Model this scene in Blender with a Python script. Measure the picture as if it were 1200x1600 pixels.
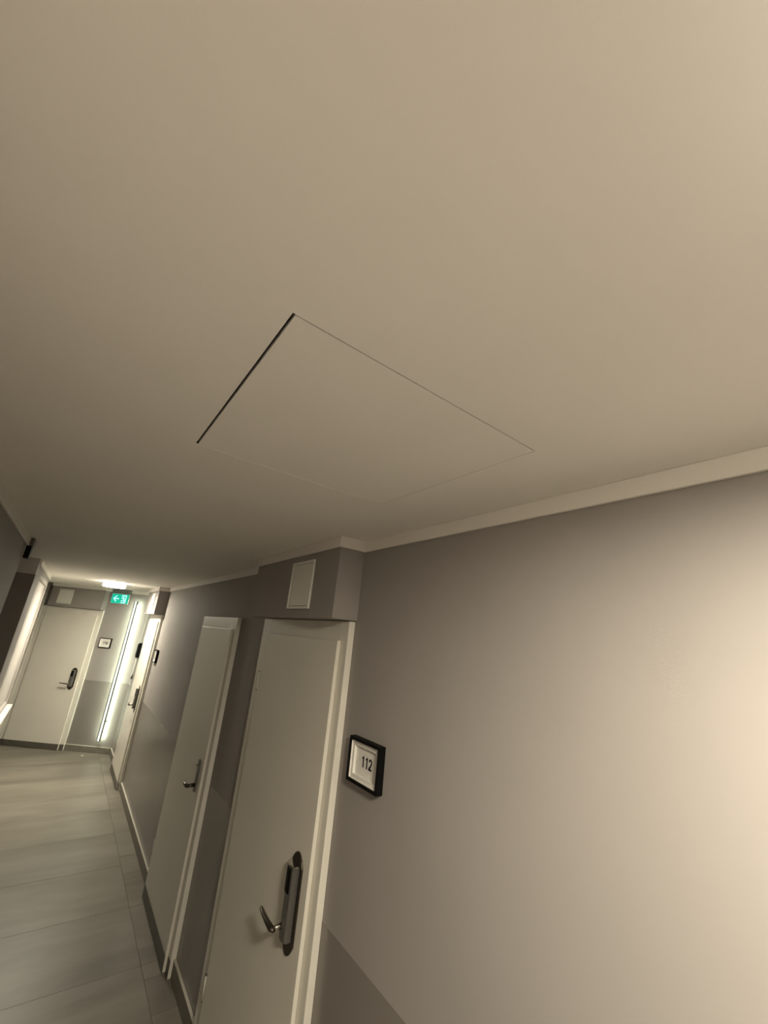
import bpy, bmesh, math, random
from mathutils import Matrix, Vector

# ------------------------------------------------------------------ clear
for o in list(bpy.data.objects):
    bpy.data.objects.remove(o, do_unlink=True)
scene = bpy.context.scene
COL = scene.collection

# ------------------------------------------------------------------ camera
# x runs down the corridor, y to its left, z up; the floor is z = 0
CAM = Vector((0.0, 0.0, 1.93))
RIGHT = Vector((-0.5987, -0.7955, 0.0931))
DOWN = Vector((0.1911, -0.2548, -0.9479))
FWD = Vector((0.7778, -0.5497, 0.3046))
FWD.normalize()
RIGHT = (RIGHT - FWD * RIGHT.dot(FWD)).normalized()
UP = RIGHT.cross(FWD).normalized()
cam_data = bpy.data.cameras.new('camera')
cam_data.sensor_fit = 'HORIZONTAL'
cam_data.sensor_width = 36.0
cam_data.lens = 637.126 / 1200 * 36.0
cam_data.clip_start = 0.01
cam = bpy.data.objects.new('camera', cam_data)
cam.matrix_world = Matrix(((RIGHT.x, UP.x, -FWD.x, CAM.x),
                           (RIGHT.y, UP.y, -FWD.y, CAM.y),
                           (RIGHT.z, UP.z, -FWD.z, CAM.z),
                           (0, 0, 0, 1)))
COL.objects.link(cam)
scene.camera = cam

# ------------------------------------------------------------------ world, exposure
world = bpy.data.worlds.new('world')
scene.world = world
world.use_nodes = True
world.node_tree.nodes['Background'].inputs[0].default_value = (0.02, 0.02, 0.02, 1)
world.node_tree.nodes['Background'].inputs[1].default_value = 0.0
vs = scene.view_settings
vs.view_transform = 'Standard'
vs.look = 'None'
vs.gamma = 1.0
vs.use_curve_mapping = False
vs.exposure = 0.0
NEAR_LAMP = 350.0          # emission of the ceiling lamp just behind the camera
FAR_LAMP = 340.0            # emission of the ceiling lamp at the far end
BAR_LIGHT = 44.0           # emission of the upright wall light
LAMP_COLOUR = (1.0, 0.90, 0.72, 1)
BAR_COLOUR = (0.88, 1.0, 0.76, 1)

# ------------------------------------------------------------------ measures
YR, YL = -1.0, 0.331      # right and left wall planes
H = 2.36                  # ceiling height
DADO = 0.965              # top of the darker lower wall paint
CORN = 2.312              # lower edge of the cornice
XN = -3.2                 # wall behind the camera
E0 = Vector((7.763, -0.985, 0))   # origin on the end wall
EA = math.radians(55)             # the end wall stands askew
ED = Vector((math.cos(EA), math.sin(EA), 0))
EN = Vector((-math.sin(EA), math.cos(EA), 0))


# ------------------------------------------------------------------ materials
def new_mat(name):
    m = bpy.data.materials.new(name)
    m.use_nodes = True
    nt = m.node_tree
    return m, nt, nt.nodes['Principled BSDF']


def paint(name, col, rough=0.6, var=0.04, scale=6.0, bump=0.02, bscale=220.0, spec=0.4):
    m, nt, b = new_mat(name)
    tc = nt.nodes.new('ShaderNodeTexCoord')
    n = nt.nodes.new('ShaderNodeTexNoise')
    n.inputs['Scale'].default_value = scale
    n.inputs['Detail'].default_value = 4
    nt.links.new(tc.outputs['Object'], n.inputs['Vector'])
    r = nt.nodes.new('ShaderNodeValToRGB')
    lo = [c * (1 - var) for c in col]
    hi = [min(1, c * (1 + var)) for c in col]
    r.color_ramp.elements[0].color = (*lo, 1)
    r.color_ramp.elements[1].color = (*hi, 1)
    r.color_ramp.elements[0].position = 0.3
    r.color_ramp.elements[1].position = 0.7
    nt.links.new(n.outputs['Fac'], r.inputs['Fac'])
    nt.links.new(r.outputs['Color'], b.inputs['Base Color'])
    b.inputs['Roughness'].default_value = rough
    b.inputs['Specular IOR Level'].default_value = spec
    if bump:
        n2 = nt.nodes.new('ShaderNodeTexNoise')
        n2.inputs['Scale'].default_value = bscale
        n2.inputs['Detail'].default_value = 3
        nt.links.new(tc.outputs['Object'], n2.inputs['Vector'])
        bp = nt.nodes.new('ShaderNodeBump')
        bp.inputs['Strength'].default_value = bump
        bp.inputs['Distance'].default_value = 0.002
        nt.links.new(n2.outputs['Fac'], bp.inputs['Height'])
        nt.links.new(bp.outputs['Normal'], b.inputs['Normal'])
    return m


def metal(name, col, rough=0.3, metallic=1.0):
    m, nt, b = new_mat(name)
    tc = nt.nodes.new('ShaderNodeTexCoord')
    n = nt.nodes.new('ShaderNodeTexNoise')
    n.inputs['Scale'].default_value = 60
    nt.links.new(tc.outputs['Object'], n.inputs['Vector'])
    mr = nt.nodes.new('ShaderNodeMapRange')
    mr.inputs['To Min'].default_value = rough * 0.8
    mr.inputs['To Max'].default_value = rough * 1.2
    nt.links.new(n.outputs['Fac'], mr.inputs['Value'])
    nt.links.new(mr.outputs['Result'], b.inputs['Roughness'])
    b.inputs['Base Color'].default_value = (*col, 1)
    b.inputs['Metallic'].default_value = metallic
    return m


def glow(name, col, strength, base=None):
    m, nt, b = new_mat(name)
    b.inputs['Base Color'].default_value = base or (0.8, 0.8, 0.8, 1)
    b.inputs['Emission Color'].default_value = col
    b.inputs['Emission Strength'].default_value = strength
    b.inputs['Roughness'].default_value = 0.5
    return m


def tile_mat(name):
    m, nt, b = new_mat(name)
    tc = nt.nodes.new('ShaderNodeTexCoord')
    oi = nt.nodes.new('ShaderNodeObjectInfo')
    geo = nt.nodes.new('ShaderNodeNewGeometry')
    # each tile shows its own piece of the stone pattern, streaks run across the corridor
    off = nt.nodes.new('ShaderNodeVectorMath')
    off.operation = 'SCALE'
    cmb = nt.nodes.new('ShaderNodeCombineXYZ')
    for i in range(3):
        nt.links.new(oi.outputs['Random'], cmb.inputs[i])
    nt.links.new(cmb.outputs[0], off.inputs[0])
    off.inputs['Scale'].default_value = 23.0
    add = nt.nodes.new('ShaderNodeVectorMath')
    add.operation = 'ADD'
    nt.links.new(geo.outputs['Position'], add.inputs[0])
    nt.links.new(off.outputs[0], add.inputs[1])
    rot = nt.nodes.new('ShaderNodeMapping')
    rot.inputs['Rotation'].default_value = (0, 0, 0.16)
    rot.inputs['Scale'].default_value = (3.4, 0.85, 1)
    nt.links.new(add.outputs[0], rot.inputs['Vector'])
    n = nt.nodes.new('ShaderNodeTexNoise')
    n.inputs['Scale'].default_value = 1.0
    n.inputs['Detail'].default_value = 5
    n.inputs['Roughness'].default_value = 0.55
    n.inputs['Distortion'].default_value = 0.35
    nt.links.new(rot.outputs[0], n.inputs['Vector'])
    r = nt.nodes.new('ShaderNodeValToRGB')
    r.color_ramp.elements[0].position = 0.28
    r.color_ramp.elements[0].color = (0.150, 0.136, 0.111, 1)
    r.color_ramp.elements[1].position = 0.72
    r.color_ramp.elements[1].color = (0.275, 0.250, 0.206, 1)
    nt.links.new(n.outputs['Fac'], r.inputs['Fac'])
    mx = nt.nodes.new('ShaderNodeMix')
    mx.data_type = 'RGBA'
    mx.blend_type = 'MULTIPLY'
    mx.inputs['Factor'].default_value = 1.0
    mr = nt.nodes.new('ShaderNodeMapRange')
    mr.inputs['To Min'].default_value = 0.86
    mr.inputs['To Max'].default_value = 1.10
    nt.links.new(oi.outputs['Random'], mr.inputs['Value'])
    nt.links.new(r.outputs['Color'], mx.inputs['A'])
    nt.links.new(mr.outputs['Result'], mx.inputs['B'])
    nt.links.new(mx.outputs['Result'], b.inputs['Base Color'])
    b.inputs['Roughness'].default_value = 0.42
    b.inputs['Specular IOR Level'].default_value = 0.35
    n2 = nt.nodes.new('ShaderNodeTexNoise')
    n2.inputs['Scale'].default_value = 90
    nt.links.new(geo.outputs['Position'], n2.inputs['Vector'])
    bp = nt.nodes.new('ShaderNodeBump')
    bp.inputs['Strength'].default_value = 0.03
    bp.inputs['Distance'].default_value = 0.003
    nt.links.new(n2.outputs['Fac'], bp.inputs['Height'])
    nt.links.new(bp.outputs['Normal'], b.inputs['Normal'])
    return m


M_WALL = paint('mauve_grey_wall_paint', (0.318, 0.295, 0.276), 0.7, 0.025, 3, 0.05, 180, 0.25)
M_DADO = paint('darker_gloss_wall_paint', (0.225, 0.205, 0.186), 0.26, 0.03, 3, 0.03, 60, 0.5)
M_CEIL = paint('white_ceiling_paint', (0.87, 0.84, 0.79), 0.7, 0.015, 2.5, 0.06, 240, 0.2)
M_CORN = paint('white_cornice_paint', (0.80, 0.765, 0.715), 0.55, 0.015, 4, 0.02)
M_DOOR = paint('cream_door_paint', (0.72, 0.69, 0.61), 0.38, 0.02, 4, 0.02, 120)
M_FRAME = paint('cream_frame_paint', (0.75, 0.72, 0.64), 0.35, 0.02, 8, 0.02, 120)
M_KICK = paint('dark_grey_kick_strip', (0.10, 0.092, 0.075), 0.45, 0.12, 14, 0.03)
M_BASE = paint('grey_skirting_tile', (0.17, 0.155, 0.128), 0.45, 0.15, 9, 0.03)
M_CAP = paint('pale_skirting_edge', (0.62, 0.58, 0.50), 0.4, 0.03, 9, 0.0)
M_WHITE = paint('white_enamel', (0.76, 0.745, 0.69), 0.4, 0.02, 8, 0.0)
M_LITSTRIP = paint('pale_lit_strip', (0.42, 0.395, 0.365), 0.7, 0.02, 30, 0.05, 400)  # paler than the wall paint, tone of a lamp-lit wall strip
M_BLACK = paint('black_lacquer', (0.004, 0.004, 0.004), 0.5, 0.1, 20, 0.0, spec=0.12)
M_GAP = paint('dark_gap', (0.012, 0.011, 0.010), 0.8, 0.1, 20, 0.0)
M_DARKDOOR = paint('dark_brown_paint', (0.17, 0.145, 0.125), 0.5, 0.05, 6, 0.02)
M_GROUT = paint('grey_grout', (0.145, 0.131, 0.108), 0.85, 0.1, 40, 0.05)
M_BRONZE = metal('dark_bronze', (0.085, 0.072, 0.055), 0.36, 0.85)
M_STEEL = metal('brushed_steel', (0.17, 0.163, 0.15), 0.42, 0.6)
M_CHROME = metal('chrome', (0.65, 0.63, 0.58), 0.16)
M_GREYMETAL = metal('grey_bracket_metal', (0.22, 0.22, 0.22), 0.45, 0.6)
M_DARKALU = metal('dark_aluminium', (0.07, 0.07, 0.075), 0.4, 0.8)
M_PAPER = paint('white_card', (0.74, 0.72, 0.67), 0.7, 0.01, 30, 0.0)
M_INK = paint('black_ink', (0.012, 0.012, 0.012), 0.6, 0.05, 30, 0.0)
M_TILE = tile_mat('grey_stone_floor_tile')
M_NEARLAMP = glow('lit_opal_diffuser_near', LAMP_COLOUR, NEAR_LAMP)
M_NEARRING = glow('faintly_lit_opal_side_near', LAMP_COLOUR, NEAR_LAMP * 0.03)
M_FARRING = glow('faintly_lit_opal_side_far', (1.0, 0.93, 0.76, 1), FAR_LAMP * 0.035)
M_BARFRONT = glow('lit_bar_front', BAR_COLOUR, 1.3)
M_FARLAMP = glow('lit_opal_diffuser_far', (1.0, 0.93, 0.76, 1), FAR_LAMP)
M_BAR = glow('lit_bar_diffuser', BAR_COLOUR, BAR_LIGHT)
M_GREEN = glow('lit_green_sign', (0.0, 0.55, 0.36, 1), 0.85, (0.0, 0.16, 0.10, 1))
M_SIGNWHITE = glow('lit_white_pictogram', (0.45, 1.0, 0.98, 1), 1.1, (0.3, 0.5, 0.5, 1))


# ------------------------------------------------------------------ helpers
def link(name, bm, mat, parent=None, smooth=False):
    me = bpy.data.meshes.new(name)
    bmesh.ops.recalc_face_normals(bm, faces=bm.faces[:])
    bm.to_mesh(me)
    bm.free()
    for m in (mat if isinstance(mat, (list, tuple)) else [mat]):
        me.materials.append(m)
    if smooth:
        for p in me.polygons:
            p.use_smooth = True
    o = bpy.data.objects.new(name, me)
    COL.objects.link(o)
    if parent:
        o.parent = parent
    return o


def box(bm, x0, x1, y0, y1, z0, z1, bevel=0.0, slot=0, segs=2):
    b2 = bmesh.new()
    c = Vector(((x0 + x1) / 2, (y0 + y1) / 2, (z0 + z1) / 2))
    bmesh.ops.create_cube(b2, size=1.0, matrix=Matrix.Translation(c) @ Matrix.Diagonal((abs(x1 - x0), abs(y1 - y0), abs(z1 - z0), 1)))
    if bevel:
        bmesh.ops.bevel(b2, geom=b2.edges[:], offset=bevel, segments=segs, profile=0.6, affect='EDGES')
    for f in b2.faces:
        f.material_index = slot
    merge(bm, b2)


def merge(bm, b2):
    me = bpy.data.meshes.new('tmp')
    b2.to_mesh(me)
    b2.free()
    bm.from_mesh(me)
    bpy.data.meshes.remove(me)


def prism(bm, pts, a, b, axis='v', bevel=0.0):
    """extrude an outline; axis v: outline in (u,z) from v=a to v=b; axis z: outline in (u,v) from z=a to b; axis u: outline in (v,z)"""
    b2 = bmesh.new()
    def P(p, t):
        if axis == 'v':
            return (p[0], t, p[1])
        if axis == 'z':
            return (p[0], p[1], t)
        return (t, p[0], p[1])
    lo = [b2.verts.new(P(p, a)) for p in pts]
    hi = [b2.verts.new(P(p, b)) for p in pts]
    n = len(pts)
    b2.faces.new(lo[::-1])
    b2.faces.new(hi)
    for i in range(n):
        b2.faces.new((lo[i], lo[(i + 1) % n], hi[(i + 1) % n], hi[i]))
    bmesh.ops.recalc_face_normals(b2, faces=b2.faces[:])
    if bevel:
        es = [e for e in b2.edges if len(e.link_faces) == 2 and e.calc_face_angle(0) > 0.9]
        bmesh.ops.bevel(b2, geom=es, offset=bevel, segments=2, profile=0.6, affect='EDGES')
    merge(bm, b2)


def tube(bm, pts, radii, segs=12, flat=1.0):
    """swept round bar through points, with a radius for each point; flat squashes it in z"""
    pts = [Vector(p) for p in pts]
    b2 = bmesh.new()
    rings = []
    for i, p in enumerate(pts):
        t = (pts[min(i + 1, len(pts) - 1)] - pts[max(i - 1, 0)]).normalized()
        ref = Vector((0, 0, 1)) if abs(t.z) < 0.9 else Vector((1, 0, 0))
        s = t.cross(ref).normalized()
        w = s.cross(t).normalized()
        ring = []
        for k in range(segs):
            a = 2 * math.pi * k / segs
            ring.append(b2.verts.new(p + s * math.cos(a) * radii[i] + w * math.sin(a) * radii[i] * flat))
        rings.append(ring)
    for i in range(len(rings) - 1):
        for k in range(segs):
            b2.faces.new((rings[i][k], rings[i][(k + 1) % segs], rings[i + 1][(k + 1) % segs], rings[i + 1][k]))
    b2.faces.new(rings[0][::-1])
    b2.faces.new(rings[-1])
    bmesh.ops.recalc_face_normals(b2, faces=b2.faces[:])
    merge(bm, b2)


def lathe(bm, prof, cx=0, cy=0, segs=48):
    b2 = bmesh.new()
    rings = []
    for r, z in prof:
        if r < 1e-6:
            rings.append([b2.verts.new((cx, cy, z))])
        else:
            rings.append([b2.verts.new((cx + r * math.cos(2 * math.pi * k / segs), cy + r * math.sin(2 * math.pi * k / segs), z)) for k in range(segs)])
    for a, b in zip(rings[:-1], rings[1:]):
        for k in range(segs):
            k2 = (k + 1) % segs
            if len(a) == 1:
                b2.faces.new((a[0], b[k], b[k2]))
            elif len(b) == 1:
                b2.faces.new((a[k], a[k2], b[0]))
            else:
                b2.faces.new((a[k], a[k2], b[k2], b[k]))
    bmesh.ops.recalc_face_normals(b2, faces=b2.faces[:])
    merge(bm, b2)


def tag(o, label, cat=None, group=None, kind=None):
    o['label'] = label
    if cat:
        o['category'] = cat
    if group:
        o['group'] = group
    if kind:
        o['kind'] = kind
    return o


def empty(name, loc, rz, label, cat, group=None, kind=None):
    o = bpy.data.objects.new(name, None)
    o.empty_display_size = 0.1
    o.location = loc
    o.rotation_euler = (0, 0, rz)
    COL.objects.link(o)
    return tag(o, label, cat, group, kind)


def one_box(name, dims, mat, parent=None, bevel=0.0):
    bm = bmesh.new()
    box(bm, *dims, bevel=bevel)
    return link(name, bm, mat, parent)


# ================================================================== THE SETTING
# ---- floor: slab with single tiles set into it
bm = bmesh.new()
box(bm, XN, 9.6, -1.2, 2.0, -0.10, -0.006)
floor = tag(link('floor', bm, M_GROUT), 'grey stone-look tiled corridor floor with streaked slabs', 'floor', kind='structure')

random.seed(4)
def tile(x0, x1, y0, y1, dz=0.0):
    g = 0.0006
    bm = bmesh.new()
    w, d = x1 - x0 - 2 * g, y1 - y0 - 2 * g
    box(bm, -w / 2, w / 2, -d / 2, d / 2, -0.006, dz, bevel=0.0009, segs=1)
    o = link('floor_tile', bm, M_TILE, floor)
    o.location = ((x0 + x1) / 2, (y0 + y1) / 2, 0)
    return o

P = 0.612
X0 = 3.838 - 11 * P
k = 0
while X0 + k * P < 9.3:
    a, b = X0 + k * P, X0 + (k + 1) * P
    tile(a, b, -0.860, YL + 0.02 if b < 3.2 else 0.345)
    if b > 3.2:
        tile(a, b, 0.345, 1.545)
    # cut pieces along the right wall
    cuts = [a]
    if a > 0:
        cuts.append(a + random.choice((0.15, 0.23, 0.31, 0.38)))
        if random.random() < 0.6:
            cuts.append(a + random.choice((0.46, 0.49)))
    cuts.append(b)
    for c0, c1 in zip(cuts[:-1], cuts[1:]):
        tile(c0, c1, -1.0, -0.860, random.choice((0.0, 0.0004, -0.0004)))
    k += 1

# ---- ceiling with the hatch opening left free
HX0, HX1, HY0, HY1 = 0.471, 1.046, -0.7225, -0.1425
bm = bmesh.new()
CE = (XN, 9.6, -1.2, 2.0)
def ceil_piece(x0, x1, y0, y1):
    box(bm, x0, x1, y0, y1, H, H + 0.10)
# one ring round the opening
vs_out = [(CE[0], CE[2]), (CE[1], CE[2]), (CE[1], CE[3]), (CE[0], CE[3])]
vs_in = [(HX0, HY0), (HX1, HY0), (HX1, HY1), (HX0, HY1)]
for z in (H, H + 0.10):
    o_ = [bm.verts.new((*p, z)) for p in vs_out]
    i_ = [bm.verts.new((*p, z)) for p in vs_in]
    for j in range(4):
        bm.faces.new((o_[j], o_[(j + 1) % 4], i_[(j + 1) % 4], i_[j]))
    if z == H:
        lo_o, lo_i = o_, i_
for j in range(4):
    bm.faces.new((lo_o[j], lo_o[(j + 1) % 4], o_[(j + 1) % 4], o_[j]))
    bm.faces.new((lo_i[j], lo_i[(j + 1) % 4], i_[(j + 1) % 4], i_[j]))
tag(link('ceiling', bm, M_CEIL), 'smooth white plaster ceiling over the whole corridor', 'ceiling', kind='structure')


# ---- walls: two paints, split at the dado line
def wall(name, x0, x1, y0, y1, label, z1=H, dado=DADO):
    bm = bmesh.new()
    box(bm, x0, x1, y0, y1, 0, dado, slot=1)
    box(bm, x0, x1, y0, y1, dado, z1, slot=0)
    return tag(link(name, bm, [M_WALL, M_DADO]), label, 'wall', kind='structure')


wall('wall_right', XN, 8.6, -1.2, YR, 'long mauve-grey right wall with darker gloss paint below')
wall('wall_left', XN, 3.41, YL, YL + 0.12, 'dark left wall close to the camera, ending at a corner')
wall('wall_back', XN - 0.12, XN, -1.2, 0.6, 'plain grey wall closing the corridor behind the camera')
# recess on the left and the pier with the assumed window
wall('wall_recess_side', 4.80, 4.86, YL + 0.0, 1.60, 'narrow dark wall return set back beside the window pier', 2.22)
bm = bmesh.new()
box(bm, 4.795, 4.86, YL, 1.60, 2.22, H)
tag(link('trim_1', bm, M_CORN), 'pale beam end above the dark return on the left', 'beam', kind='structure')
wall('wall_recess_back', 3.29, 4.86, 1.60, 1.72, 'far wall of the side recess on the left')
wall('wall_recess_near', 3.29, 3.41, YL + 0.121, 1.60, 'near side wall of the recess on the left')

# end wall, askew
end = empty('wall_end', E0, EA, 'light grey end wall standing askew, lit by the bar lamp', 'wall', kind='structure')
bm = bmesh.new()
box(bm, -0.25, 2.3, -0.14, 0, 0, DADO, slot=1)
box(bm, -0.25, 2.3, -0.14, 0, DADO, H, slot=0)
link('wall_face', bm, [M_WALL, M_DADO], end)

# window pier: wall pieces round the window opening (x 5.36-7.04, z 0.80-2.27)
WX0, WX1, WZ0, WZ1 = 5.36, 7.02, 0.80, 2.27
bm = bmesh.new()
box(bm, 4.865, WX0, YL, YL + 0.16, 0, H)
box(bm, WX0, WX1, YL, YL + 0.16, 0, WZ0)
box(bm, WX0, WX1, YL, YL + 0.16, WZ1, H)
box(bm, WX1, 7.06, YL, YL + 0.16, 0, H)
tag(link('wall_window_pier', bm, M_WALL), 'grey wall pier on the left holding the assumed window', 'wall', kind='structure')
bm = bmesh.new()
box(bm, 7.06, 8.9, 0.43, 0.55, 0, H)
tag(link('wall_left_end', bm, M_WALL), 'short grey wall between window pier and end door', 'wall', kind='structure')

win = empty('window_1', (WX0, YL, 0), 0, 'assumed tall window on the left, standing in for a lamp-lit wall strip', 'window', kind='structure')  # assumed window, built in place of a brightly lit piece of wall
WW = WX1 - WX0
bm = bmesh.new()
box(bm, 0, 0.05, 0.0, 0.07, WZ0, WZ1, 0.003)
link('window_frame', bm, M_LITSTRIP, win)
for dims in ((WW - 0.05, WW, 0.0, 0.07, WZ0, WZ1), (0.05, WW - 0.05, 0.0, 0.07, WZ1 - 0.05, WZ1), (0.05, WW - 0.05, 0.0, 0.07, WZ0, WZ0 + 0.04)):
    bm = bmesh.new()
    box(bm, *dims, bevel=0.003)
    link('window_frame', bm, M_LITSTRIP, win)
bm = bmesh.new()
box(bm, 0.05, WW - 0.05, 0.02, 0.024, WZ0 + 0.04, WZ1 - 0.05)
link('blind', bm, M_LITSTRIP, win)
bm = bmesh.new()
box(bm, 0.05, WW - 0.05, 0.05, 0.055, WZ0 + 0.04, WZ1 - 0.05)
link('pane', bm, M_GAP, win)
bm = bmesh.new()
box(bm, -0.05, WW + 0.12, -0.055, 0.0, WZ0 - 0.05, WZ0 - 0.015, 0.004)
link('window_sill', bm, M_PAPER, win)


# ---- cornices
def cornice(name, runs, label, loc=(0, 0, 0), rz=0):
    bm = bmesh.new()
    for r in runs:
        box(bm, *r, CORN, H, 0.0015, segs=1)
    o = link(name, bm, M_CORN)
    o.location = loc
    o.rotation_euler = (0, 0, rz)
    return tag(o, label, 'cornice', kind='structure')


T = 0.012
BK = 0.127                # depth of the boxes above the doors
B1 = (1.533, 2.535)       # box above the near door
B3 = (6.187, 7.10)        # box above the far right door
cornice('trim_2', [(XN, B1[0] - T, YR, YR + T), (B1[0] - T, B1[0], YR, YR + BK + T), (B1[0], B1[1], YR + BK, YR + BK + T), (B1[1], B1[1] + T, YR, YR + BK + T),
                   (B1[1] + T, B3[0] - T, YR, YR + T), (B3[0] - T, B3[0], YR, YR + BK + T), (B3[0], B3[1], YR + BK, YR + BK + T), (B3[1], B3[1] + T, YR, YR + BK + T), (B3[1] + T, 7.75, YR, YR + T)],
        'white cornice strip along the top of the right wall')
cornice('trim_3', [(XN, 3.41, YL - T, YL), (3.41, 3.41 + T, YL - T, YL + 0.12)], 'white cornice strip along the near left wall')
cornice('trim_4', [(4.86, 7.06, YL - T, YL), (7.06, 7.06 + T, YL - T, 0.43), (7.06 + T, 8.7, 0.43 - T, 0.43)], 'white cornice strip above the window')
EB = (0.66, 1.505)
cornice('trim_5', [(0.0, EB[0] - T, 0, T), (EB[0] - T, EB[0], 0, BK + T), (EB[0], EB[1], BK, BK + T), (EB[1], EB[1] + T, 0, BK + T)], 'white cornice strip along the end wall', E0, EA)


# ---- boxes above the doors
def bulkhead(name, u0, u1, label, loc=(0, 0, 0), rz=0, v0=0.0):
    bm = bmesh.new()
    box(bm, u0, u1, v0 + 0.0005, v0 + BK, 2.008, H, 0.002, segs=1)
    o = link(name, bm, M_WALL)
    o.location = loc
    o.rotation_euler = (0, 0, rz)
    return tag(o, label, 'bulkhead', kind='structure')


bulkhead('trim_6', B1[0], B1[1], 'grey boxed-in bulkhead above the nearest door', (0, YR, 0))
bulkhead('trim_7', B3[0], B3[1], 'grey boxed-in bulkhead above the far door on the right wall', (0, YR, 0))
bulkhead('trim_8', EB[0], EB[1], 'grey boxed-in bulkhead above the end wall door', E0, EA)


# ---- skirting
def skirting(name, runs, label, loc=(0, 0, 0), rz=0):
    root = empty(name, loc, rz, label, 'baseboard', kind='structure')
    for (u0, u1) in runs:
        n = max(1, round((u1 - u0) / 0.6))
        for i in range(n):
            a = u0 + (u1 - u0) * i / n
            b = u0 + (u1 - u0) * (i + 1) / n
            bm = bmesh.new()
            box(bm, a + 0.0004, b - 0.0004, 0.0005, 0.013, 0.0005, 0.082, 0.0008, segs=1)
            link('skirting_tile', bm, M_BASE, root)
        bm = bmesh.new()
        box(bm, u0, u1, 0.0005, 0.014, 0.082, 0.088, 0.001, segs=1)
        link('edge_strip', bm, M_CAP, root)
    return root


D1 = (1.547, 0.983)       # near door: start, frame width
D2 = (3.050, 0.950)
D3 = (6.190, 0.930)
D4 = (0.663, 0.972)       # on the end wall
skirting('baseboard_right', [(-0.5, D1[0])], 'grey tile skirting below the bare wall right of the nearest door', (0, YR, 0))
skirting('baseboard_right.001', [(D1[0] + D1[1], D2[0])], 'short dark skirting piece between the two near doors', (0, YR, 0))
skirting('baseboard_right.002', [(D2[0] + D2[1], D3[0])], 'grey tile skirting between the narrow door and the far right door', (0, YR, 0))
skirting('baseboard_right.003', [(D3[0] + D3[1], 7.75)], 'short pale skirting piece in the far right corner', (0, YR, 0))
skirting('baseboard_left', [(0.0, 3.9)], 'grey tile skirting along the near left wall', (3.41, YL, 0), math.pi)
skirting('baseboard_left.001', [(0.0, 2.2)], 'grey tile skirting under the window on the left', (7.06, YL, 0), math.pi)
skirting('baseboard_end', [(0.0, D4[0])], 'grey tile skirting under the upright bar light', E0, EA)


# ================================================================== DOORS
def rounded_outline(w, h0, h1, arc):
    """upright plate with bowed ends"""
    pts = []
    n = 8
    for i in range(n + 1):
        t = -1 + 2 * i / n
        pts.append((w * t, h1 - arc * t * t))
    for i in range(n + 1):
        t = 1 - 2 * i / n
        pts.append((w * t, h0 + arc * t * t))
    return pts


def card_lock(door, uc, v):
    """long dark back plate with a steel body, black card slot window and lever"""
    bm = bmesh.new()
    prism(bm, [(uc + a, z) for a, z in rounded_outline(0.046, 0.812, 1.128, 0.042)], v + 0.0004, v + 0.006, 'v', 0.0015)
    plate = link('lock_plate', bm, M_BRONZE, door)
    plate['label'] = 'dark bronze lock plate with bowed ends'
    # D-shaped steel body, deeper at its inner side
    bm = bmesh.new()
    prof = [(uc - 0.030, v + 0.0062), (uc - 0.031, v + 0.024), (uc - 0.024, v + 0.032), (uc - 0.004, v + 0.036), (uc + 0.016, v + 0.033), (uc + 0.030, v + 0.022), (uc + 0.034, v + 0.0062)]
    prism(bm, prof, 0.862, 1.088, 'z', 0.002)
    link('lock_body', bm, M_STEEL, plate)
    # bright rim round the top of the body
    bm = bmesh.new()
    top = [((p[0] - uc) * 1.05 + uc, (p[1] - v) * 1.05 + v) for p in prof]
    prism(bm, top, 1.0885, 1.0930, 'z')
    link('top_rim', bm, M_CHROME, plate)
    # black window wrapped round the front
    bm = bmesh.new()
    line = [(-0.016, 0.0338), (-0.004, 0.0362), (0.0162, 0.0332), (0.0304, 0.0222), (0.0345, 0.010)]
    p2 = [(uc + a_, v + b_ + 0.0003) for a_, b_ in line] + [(uc + a_ * 1.02 + 0.0008, v + b_ + 0.0024) for a_, b_ in line[::-1]]
    prism(bm, p2, 1.005, 1.083, 'z')
    link('card_reader', bm, M_BLACK, plate)
    # lever
    bm = bmesh.new()
    tube(bm, [(uc + 0.006, v + 0.033, 0.902), (uc + 0.006, v + 0.066, 0.902)], [0.0105, 0.0095], 14)
    link('lever_neck', bm, M_CHROME, plate, True)
    bm = bmesh.new()
    tube(bm, [(uc - 0.006, v + 0.068, 0.901), (uc + 0.010, v + 0.072, 0.901), (uc + 0.05, v + 0.071, 0.902), (uc + 0.09, v + 0.068, 0.903), (uc + 0.128, v + 0.064, 0.905), (uc + 0.137, v + 0.063, 0.906)],
         [0.009, 0.0125, 0.0105, 0.009, 0.0075, 0.004], 12, 0.75)
    link('lever', bm, M_BRONZE, plate, True)
    return plate


def old_handle(door, uc, v):
    """slim long plate with a keyhole cylinder and a straight lever"""
    bm = bmesh.new()
    prism(bm, [(uc + a, z) for a, z in rounded_outline(0.020, 0.885, 1.075, 0.006)], v + 0.0004, v + 0.008, 'v', 0.002)
    plate = link('handle_plate', bm, M_STEEL, door)
    bm = bmesh.new()
    tube(bm, [(uc, v + 0.0082, 1.045), (uc, v + 0.020, 1.045)], [0.011, 0.009], 16)
    link('key_cylinder', bm, M_CHROME, plate, True)
    bm = bmesh.new()
    tube(bm, [(uc, v + 0.0082, 0.925), (uc, v + 0.052, 0.925)], [0.012, 0.010], 14)
    link('lever_neck', bm, M_BRONZE, plate, True)
    bm = bmesh.new()
    tube(bm, [(uc - 0.010, v + 0.056, 0.925), (uc + 0.02, v + 0.058, 0.925), (uc + 0.075, v + 0.056, 0.923), (uc + 0.105, v + 0.050, 0.920)], [0.011, 0.012, 0.0105, 0.009], 12, 0.9)
    link('lever', bm, M_BRONZE, plate, True)
    return plate


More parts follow.
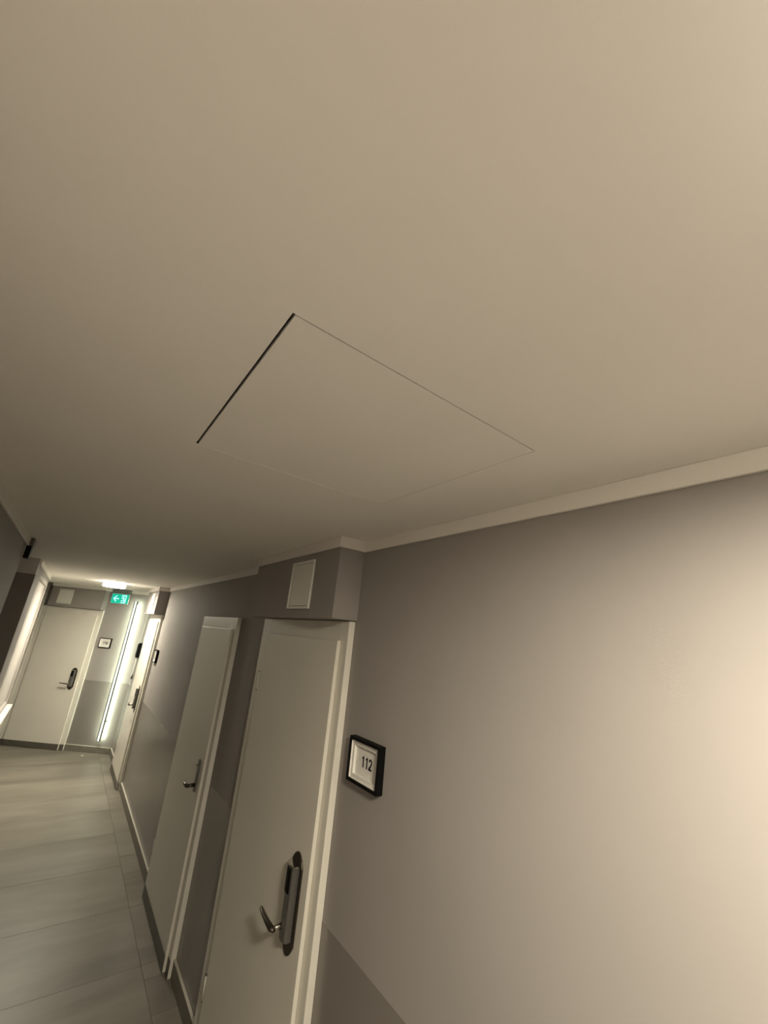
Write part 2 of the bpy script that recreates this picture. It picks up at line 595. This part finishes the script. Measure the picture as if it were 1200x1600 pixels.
def door(name, loc, rz, width, label, lock, near=0.053, far=0.10, hinges=()):
    d = empty(name, loc, rz, label, 'door', kind='structure')
    fv, lv, ft, lt = 0.030, 0.048, 2.005, 1.922
    # frame: two jambs and a head
    for a, b in ((0.0, near + 0.012), (width - far - 0.012, width)):
        bm = bmesh.new()
        box(bm, a, b, 0.0005, fv, 0.0005, ft, 0.002)
        link('jamb', bm, M_FRAME, d)
    bm = bmesh.new()
    box(bm, near + 0.0125, width - far - 0.0125, 0.0005, fv, lt - 0.012, ft, 0.002)
    link('frame_head', bm, M_FRAME, d)
    # dark skirting strips carried across the frame foot
    for a, b in ((0.0015, near - 0.002), (width - far + 0.002, width - 0.0015)):
        bm = bmesh.new()
        box(bm, a, b, fv + 0.0003, fv + 0.003, 0.0005, 0.080, 0.0006, segs=1)
        link('foot_strip', bm, M_KICK, d)
    # rebated leaf stands proud of the frame
    bm = bmesh.new()
    box(bm, near, width - far, fv + 0.0010, lv, 0.006, lt, 0.0018)
    leaf = link('leaf', bm, M_DOOR, d)
    bm = bmesh.new()
    box(bm, near + 0.003, width - far - 0.003, lv + 0.0003, lv + 0.0035, 0.006, 0.082, 0.0008, segs=1)
    kp = link('kick_strip', bm, M_KICK, leaf)
    kp['label'] = 'dark grey kick strip along the door foot'
    # panel behind the leaf fills the opening
    bm = bmesh.new()
    box(bm, near + 0.0135, width - far - 0.0135, 0.0005, fv - 0.001, 0.006, lt - 0.014)
    link('leaf_core', bm, M_DOOR, leaf)
    for hz in hinges:
        hb = bmesh.new()
        tube(hb, [(width - far + 0.008, lv - 0.004, hz - 0.045), (width - far + 0.008, lv - 0.004, hz + 0.045)], [0.007, 0.007], 10)
        hg = link('hinge', hb, M_FRAME, d, True)
        for s in (-1, 1):
            hb = bmesh.new()
            tube(hb, [(width - far + 0.008, lv - 0.004, hz + s * 0.046), (width - far + 0.008, lv - 0.004, hz + s * 0.052)], [0.0062, 0.004], 10)
            link('hinge_cap', hb, M_BRONZE, hg)
    if lock == 'card':
        card_lock(d, near + 0.090, lv)
    else:
        old_handle(d, near + 0.085, lv)
    return d


door('door_1', (D1[0], YR, 0), 0, D1[1], 'cream flush door beside the sign reading 112', 'card', 0.053, 0.108, (1.66, 0.31))
door('door_2', (D2[0], YR, 0), 0, D2[1], 'cream flush door with slim lever plate and no sign', 'old', 0.055, 0.075, (1.66, 0.31))
door('door_3', (D3[0], YR, 0), 0, D3[1], 'brightly lit cream door at the far end of the right wall', 'card', 0.053, 0.085, (1.66, 0.31))
p4 = E0 + ED * D4[0]
door('door_4', p4, EA, D4[1], 'cream door in the end wall beside the bar light', 'card', 0.066, 0.085, ())
# white casing that runs from floor to ceiling beside the end door
bm = bmesh.new()
box(bm, 1.637, 1.70, 0.0005, 0.045, 0.0, H - 0.0005, 0.003)
o = link('trim_9', bm, M_FRAME)
o.location = E0
o.rotation_euler = (0, 0, EA)
tag(o, 'white vertical casing left of the end door, floor to ceiling', 'casing', kind='structure')


# ================================================================== THINGS
# ---- square access panels on the bulkheads
def access_panel(u0, u1, z0, z1, label, loc, rz):
    w, h = u1 - u0, z1 - z0
    base = Vector(loc) + Matrix.Rotation(rz, 3, 'Z') @ Vector((u0, BK + 0.0004, z0))
    r = empty('access_panel', base, rz, label, 'panel', 'square panels above the doors')
    f = 0.012
    bm = bmesh.new()
    box(bm, 0, f, 0, 0.010, 0, h, 0.0015)
    box(bm, w - f, w, 0, 0.010, 0, h, 0.0015)
    box(bm, f, w - f, 0, 0.010, 0, f, 0.0015)
    box(bm, f, w - f, 0, 0.010, h - f, h, 0.0015)
    link('panel_frame', bm, M_WHITE, r)
    bm = bmesh.new()
    box(bm, f + 0.0015, w - f - 0.0015, 0, 0.0075, f + 0.0025, h - f - 0.0025, 0.001)
    link('panel_cover', bm, M_WHITE, r)
    return r


access_panel(1.754, 1.992, 2.048, 2.279, 'small white access panel on the bulkhead above the nearest door', (0, YR, 0), 0)
access_panel(6.385, 6.62, 2.058, 2.284, 'small white access panel on the bulkhead of the far right door', (0, YR, 0), 0)
access_panel(1.150, 1.374, 2.050, 2.274, 'small white access panel on the bulkhead above the end door', E0, EA)

# ---- ceiling hatch
hatch = empty('ceiling_hatch', ((HX0 + HX1) / 2, (HY0 + HY1) / 2, H), 0, 'large square white hatch set flush in the ceiling near the camera', 'hatch')
hw, hd = (HX1 - HX0) / 2, (HY1 - HY0) / 2
bm = bmesh.new()
box(bm, -hw + 0.0036, hw - 0.0011, -hd + 0.0011, hd - 0.0055, 0.0006, 0.014, 0.0006, segs=1)
link('hatch_panel', bm, M_CEIL, hatch)
bm = bmesh.new()
e = 0.0003
box(bm, -hw + e, -hw + 0.0012, -hd + e, hd - e, 0.003, 0.06)
box(bm, hw - 0.0007, hw - e, -hd + e, hd - e, 0.003, 0.06)
box(bm, -hw + 0.0012, hw - 0.0007, -hd + e, -hd + 0.0007, 0.003, 0.06)
box(bm, -hw + 0.0012, hw - 0.0007, hd - 0.0012, hd - e, 0.003, 0.06)
box(bm, -hw + e, hw - e, -hd + e, hd - e, 0.06, 0.064)
fr = link('hatch_gap_shade', bm, M_GAP, hatch)  # lining with the shade of the gap put into its colour
fr['label'] = 'lining coloured dark as the shade in the gap around the hatch panel'
# second, smaller cover near the far lamp
sh = empty('ceiling_cover', (6.90, -0.15, H), 0, 'thin white rectangular cover on the ceiling beside the far lamp', 'cover')
bm = bmesh.new()
box(bm, -0.30, 0.24, -0.10, 0.10, -0.006, -0.0005, 0.001, segs=1)
link('cover_plate', bm, M_CEIL, sh)
bm = bmesh.new()
box(bm, -0.27, 0.21, -0.08, 0.08, -0.0085, -0.0063, 0.001, segs=1)
link('cover_lid', bm, M_CEIL, sh)


# ---- round ceiling lamps
def ceiling_lamp(x, y, r, mat, side, label):
    root = empty('ceiling_lamp', (x, y, H), 0, label, 'lamp', 'round ceiling lamps')
    bm = bmesh.new()
    lathe(bm, [(0, -0.0005), (r * 0.98, -0.0005), (r, -0.004), (r, -0.060), (r - 0.004, -0.064), (r - 0.008, -0.060), (r - 0.008, -0.030), (0, -0.030)])
    link('lamp_ring', bm, side, root, False)
    bm = bmesh.new()
    q = r - 0.009
    prof = [(0, -0.0305), (q, -0.0305), (q, -0.058), (q - 0.004, -0.062), (q * 0.82, -0.065), (q * 0.5, -0.067), (0, -0.068)]
    lathe(bm, prof)
    link('lamp_diffuser', bm, mat, root, True)
    return root


ceiling_lamp(-0.30, -0.31, 0.145, M_NEARLAMP, M_NEARRING, 'round white ceiling lamp just behind the camera')
ceiling_lamp(6.50, -0.375, 0.13, M_FARLAMP, M_FARRING, 'lit round ceiling lamp near the end wall')

# ---- upright bar light on the end wall
bar = empty('bar_light', E0 + ED * 0.165, EA, 'tall upright bar light glowing on the end wall', 'wall light')
Z0, Z1 = 0.178, 2.195
bm = bmesh.new()
D0 = 0.057                # clearance between wall and lamp
box(bm, -0.0265, -0.0140, D0 + 0.013, D0 + 0.025, Z0, Z1, 0.0006, segs=1)
box(bm, 0.0140, 0.0265, D0 + 0.013, D0 + 0.025, Z0, Z1, 0.0006, segs=1)
box(bm, -0.0265, 0.0265, D0, D0 + 0.025, Z0 - 0.004, Z0, 0.0006, segs=1)
box(bm, -0.0265, 0.0265, D0, D0 + 0.025, Z1, Z1 + 0.004, 0.0006, segs=1)
box(bm, -0.0140, 0.0140, D0 + 0.014, D0 + 0.017, Z0, Z1)
link('light_housing', bm, M_DARKALU, bar)
bm = bmesh.new()
box(bm, -0.0135, 0.0135, D0 + 0.0175, D0 + 0.0235, Z0 + 0.001, Z1 - 0.001, 0.001)
link('front_diffuser', bm, M_BARFRONT, bar)
bm = bmesh.new()
box(bm, -0.0100, 0.0100, D0, D0 + 0.0135, Z0 + 0.001, Z1 - 0.001, 0.002)
link('rear_diffuser', bm, M_BAR, bar)
for z in (Z0 + 0.25, Z1 - 0.03):
    bm = bmesh.new()
    tube(bm, [(0, 0.0005, z), (0, D0 - 0.0005, z)], [0.007, 0.007], 10)
    link('stand_off', bm, M_DARKALU, bar)


# ---- framed number signs
def ribbon(bm, pts, t, z0, z1):
    """flat stroke of width t through 2-D points (s to the reader's right, up), as a thin solid"""
    pts = [Vector(p) for p in pts]
    L, Rr = [], []
    for i, p in enumerate(pts):
        d = (pts[min(i + 1, len(pts) - 1)] - pts[max(i - 1, 0)]).normalized()
        n = Vector((-d.y, d.x)) * t / 2
        L.append(p + n)
        Rr.append(p - n)
    for i in range(len(pts) - 1):
        quad = [L[i], L[i + 1], Rr[i + 1], Rr[i]]
        prism(bm, [(q.x, q.y) for q in quad], z0, z1, 'z')


def arc(cx, cy, rx, ry, a0, a1, n=10):
    return [(cx + rx * math.cos(math.radians(a0 + (a1 - a0) * i / n)), cy + ry * math.sin(math.radians(a0 + (a1 - a0) * i / n))) for i in range(n + 1)]


def digit_mesh(body, h):
    """numerals of height h in a plain bold grotesque, centred on the origin"""
    bm = bmesh.new()
    t = 0.185 * h
    adv = 0.64 * h
    x = -adv * len(body) / 2 + adv / 2
    for ch in body:
        X = lambda pts: [(x + px * h, py * h) for px, py in pts]
        if ch == '1':
            ribbon(bm, X([(0.06, -0.5), (0.06, 0.5)]), t, 0, 0.0006)
            ribbon(bm, X([(0.05, 0.44), (-0.02, 0.34), (-0.17, 0.27)]), t * 0.9, 0, 0.0006)
        elif ch == '2':
            ribbon(bm, X(arc(0, 0.20, 0.195, 0.225, 175, -35) + [(0.02, -0.17), (-0.13, -0.31), (-0.20, -0.43)]), t, 0, 0.0006)
            ribbon(bm, X([(-0.27, -0.425), (0.27, -0.425)]), t, 0, 0.0006)
        elif ch == '6':
            ribbon(bm, X(arc(0, -0.19, 0.19, 0.235, 0, 360, 20)), t, 0, 0.0006)
            ribbon(bm, X([(0.19, 0.27), (0.12, 0.39), (0.0, 0.425), (-0.12, 0.36), (-0.18, 0.18), (-0.20, -0.02), (-0.19, -0.2)]), t, 0, 0.0006)
        x += adv
    me = bpy.data.meshes.new('digits')
    bm.to_mesh(me)
    bm.free()
    return me


def number_sign(loc, rz, w, h, digits, label, size=0.036):
    """hung on the wall: u along the wall from its near edge, v out of the wall; the reader faces -v"""
    r = empty('number_sign', loc, rz, label, 'sign', 'framed room number signs')
    d, f = 0.028, 0.011
    for dims in ((0, f, 0.0006, d, 0, h), (w - f, w, 0.0006, d, 0, h), (f, w - f, 0.0006, d, 0, f), (f, w - f, 0.0006, d, h - f, h)):
        bm = bmesh.new()
        box(bm, *dims, bevel=0.0008, segs=1)
        link('frame_bar', bm, M_BLACK, r)
    # white box sides, passe-partout and card
    bm = bmesh.new()
    g = f + 0.0005
    t = 0.0015
    box(bm, g, g + t, 0.003, d - 0.004, g, h - g)
    box(bm, w - g - t, w - g, 0.003, d - 0.004, g, h - g)
    box(bm, g + t, w - g - t, 0.003, d - 0.004, g, g + t)
    box(bm, g + t, w - g - t, 0.003, d - 0.004, h - g - t, h - g)
    link('inner_rim', bm, M_PAPER, r)
    bm = bmesh.new()
    k = 0.026
    box(bm, g + t, k, 0.008, 0.0185, g + t, h - g - t)
    box(bm, w - k, w - g - t, 0.008, 0.0185, g + t, h - g - t)
    box(bm, k, w - k, 0.008, 0.0185, g + t, k)
    box(bm, k, w - k, 0.008, 0.0185, h - k, h - g - t)
    link('mat_board', bm, M_PAPER, r)
    bm = bmesh.new()
    box(bm, k - 0.002, w - k + 0.002, 0.004, 0.0078, k - 0.002, h - k + 0.002)
    card = link('card', bm, M_PAPER, r)
    if digits:
        me = digit_mesh(digits, size)
        me.materials.append(M_INK)
        t_ = bpy.data.objects.new('digits', me)
        COL.objects.link(t_)
        t_.parent = card
        # text x runs to the reader's right, which is -u; text y is up, text z faces out of the wall
        t_.matrix_local = Matrix(((-1, 0, 0, w / 2), (0, 0, 1, 0.0080), (0, 1, 0, h / 2), (0, 0, 0, 1)))
    return r


number_sign((1.262, YR, 1.438), 0, 0.192, 0.147, '112', 'black framed room sign reading 112 beside the nearest door', 0.036)
number_sign((5.90, YR, 1.438), 0, 0.192, 0.147, None, 'black framed sign beside the far right door, seen edge on')
number_sign(E0 + ED * 0.412 + Vector((0, 0, 1.448)), EA, 0.186, 0.146, '116', 'small black framed sign on the end wall between door and bar light', 0.042)

# ---- exit sign hanging in front of the end wall
es = empty('exit_sign', E0 + ED * 0.295 + EN * 0.075 + Vector((0, 0, 2.135)), EA, 'lit green exit sign with arrow hanging before the end wall', 'sign')
SW, SH = 0.275, 0.150
bm = bmesh.new()
box(bm, -0.003, SW + 0.003, -0.012, 0.0, -0.003, SH + 0.003, 0.002)
link('sign_housing', bm, M_WHITE, es)
bm = bmesh.new()
box(bm, 0.002, SW - 0.002, 0.0004, 0.003, 0.002, SH - 0.002)
face = link('sign_face', bm, M_GREEN, es)
face['label'] = 'green glowing sign face'
bm = bmesh.new()
box(bm, -0.002, SW + 0.002, -0.035, 0.020, SH + 0.0035, H - 2.135 - 0.0005, 0.002)
br = link('ceiling_bracket', bm, M_GREYMETAL, es)


def flat(name, polys):
    """polys in sign coordinates: s to the reader's right, t up"""
    bm = bmesh.new()
    for pts in polys:
        prism(bm, [(SW - s, t) for s, t in pts], 0.0033, 0.0043, 'v')
    return link(name, bm, M_SIGNWHITE, face)


flat('arrow', [[(0.028, 0.075), (0.075, 0.122), (0.092, 0.122), (0.056, 0.083), (0.122, 0.083), (0.122, 0.067), (0.056, 0.067), (0.092, 0.028), (0.075, 0.028)]])
# doorway: lit opening split by the figure, drawn as separate light fields
flat('doorway', [[(0.160, 0.138), (0.236, 0.138), (0.236, 0.126), (0.160, 0.126)],
                 [(0.160, 0.126), (0.170, 0.126), (0.170, 0.104), (0.160, 0.104)],
                 [(0.222, 0.126), (0.236, 0.126), (0.236, 0.012), (0.222, 0.012)],
                 [(0.160, 0.024), (0.222, 0.024), (0.222, 0.012), (0.160, 0.012)]])
head = [(0.192 + 0.011 * math.cos(a * math.pi / 6), 0.112 + 0.011 * math.sin(a * math.pi / 6)) for a in range(12)]
flat('running_figure', [head,
                        [(0.182, 0.099), (0.203, 0.094), (0.212, 0.062), (0.192, 0.060)],
                        [(0.182, 0.099), (0.186, 0.088), (0.166, 0.074), (0.158, 0.082)],
                        [(0.192, 0.062), (0.205, 0.060), (0.182, 0.040), (0.158, 0.036), (0.158, 0.047), (0.176, 0.050)],
                        [(0.200, 0.062), (0.212, 0.062), (0.219, 0.046), (0.206, 0.026), (0.198, 0.032), (0.207, 0.047)]])

# ---- small black box at the end of the left wall
bb = empty('wall_box', (3.43, YL, 2.232), 0, 'small black box fixed high at the corner of the left wall', 'box')
bm = bmesh.new()
box(bm, 0.0, 0.09, -0.030, -0.0006, 0.0, 0.078, 0.002)
link('box_body', bm, M_BLACK, bb)
bm = bmesh.new()
box(bm, -0.02, 0.10, -0.034, -0.013, 0.0803, 0.1275, 0.002)
link('brown_block', bm, M_DARKDOOR, bb)  # dark brown block above the black box

# ---- black handset unit between the far door and the end wall
hs = empty('wall_handset', (7.40, YR, 1.375), 0, 'black wall unit beyond the far right door, close to the corner', 'wall unit')
bm = bmesh.new()
prism(bm, [(0.0006, 0.0), (0.045, 0.0), (0.052, 0.02), (0.052, 0.185), (0.040, 0.208), (0.0006, 0.208)], 0.0, 0.085, 'u', 0.003)
link('unit_body', bm, M_BLACK, hs)
bm = bmesh.new()
tube(bm, [(0.040, 0.030, -0.001), (0.040, 0.024, -0.10), (0.052, 0.020, -0.22), (0.060, 0.020, -0.245)], [0.006, 0.005, 0.005, 0.004], 8)
link('tail_cord', bm, M_WHITE, hs, True)
bm = bmesh.new()
tube(bm, [(0.060, 0.020, -0.246), (0.060, 0.022, -0.262), (0.060, 0.024, -0.30), (0.060, 0.024, -0.305)], [0.005, 0.010, 0.014, 0.004], 10)
link('tail_weight', bm, M_BRONZE, hs, True)

# ---- scrap of paper on the far floor
bm = bmesh.new()
prism(bm, [(-0.022, -0.010), (0.004, -0.016), (0.020, -0.004), (0.014, 0.012), (-0.010, 0.014)], 0.0008, 0.006, 'z', 0.0008)
o = link('paper_scrap', bm, M_PAPER)
o.location = (7.78, -0.66, 0)
tag(o, 'tiny white scrap lying on the floor below the bar light', 'scrap')
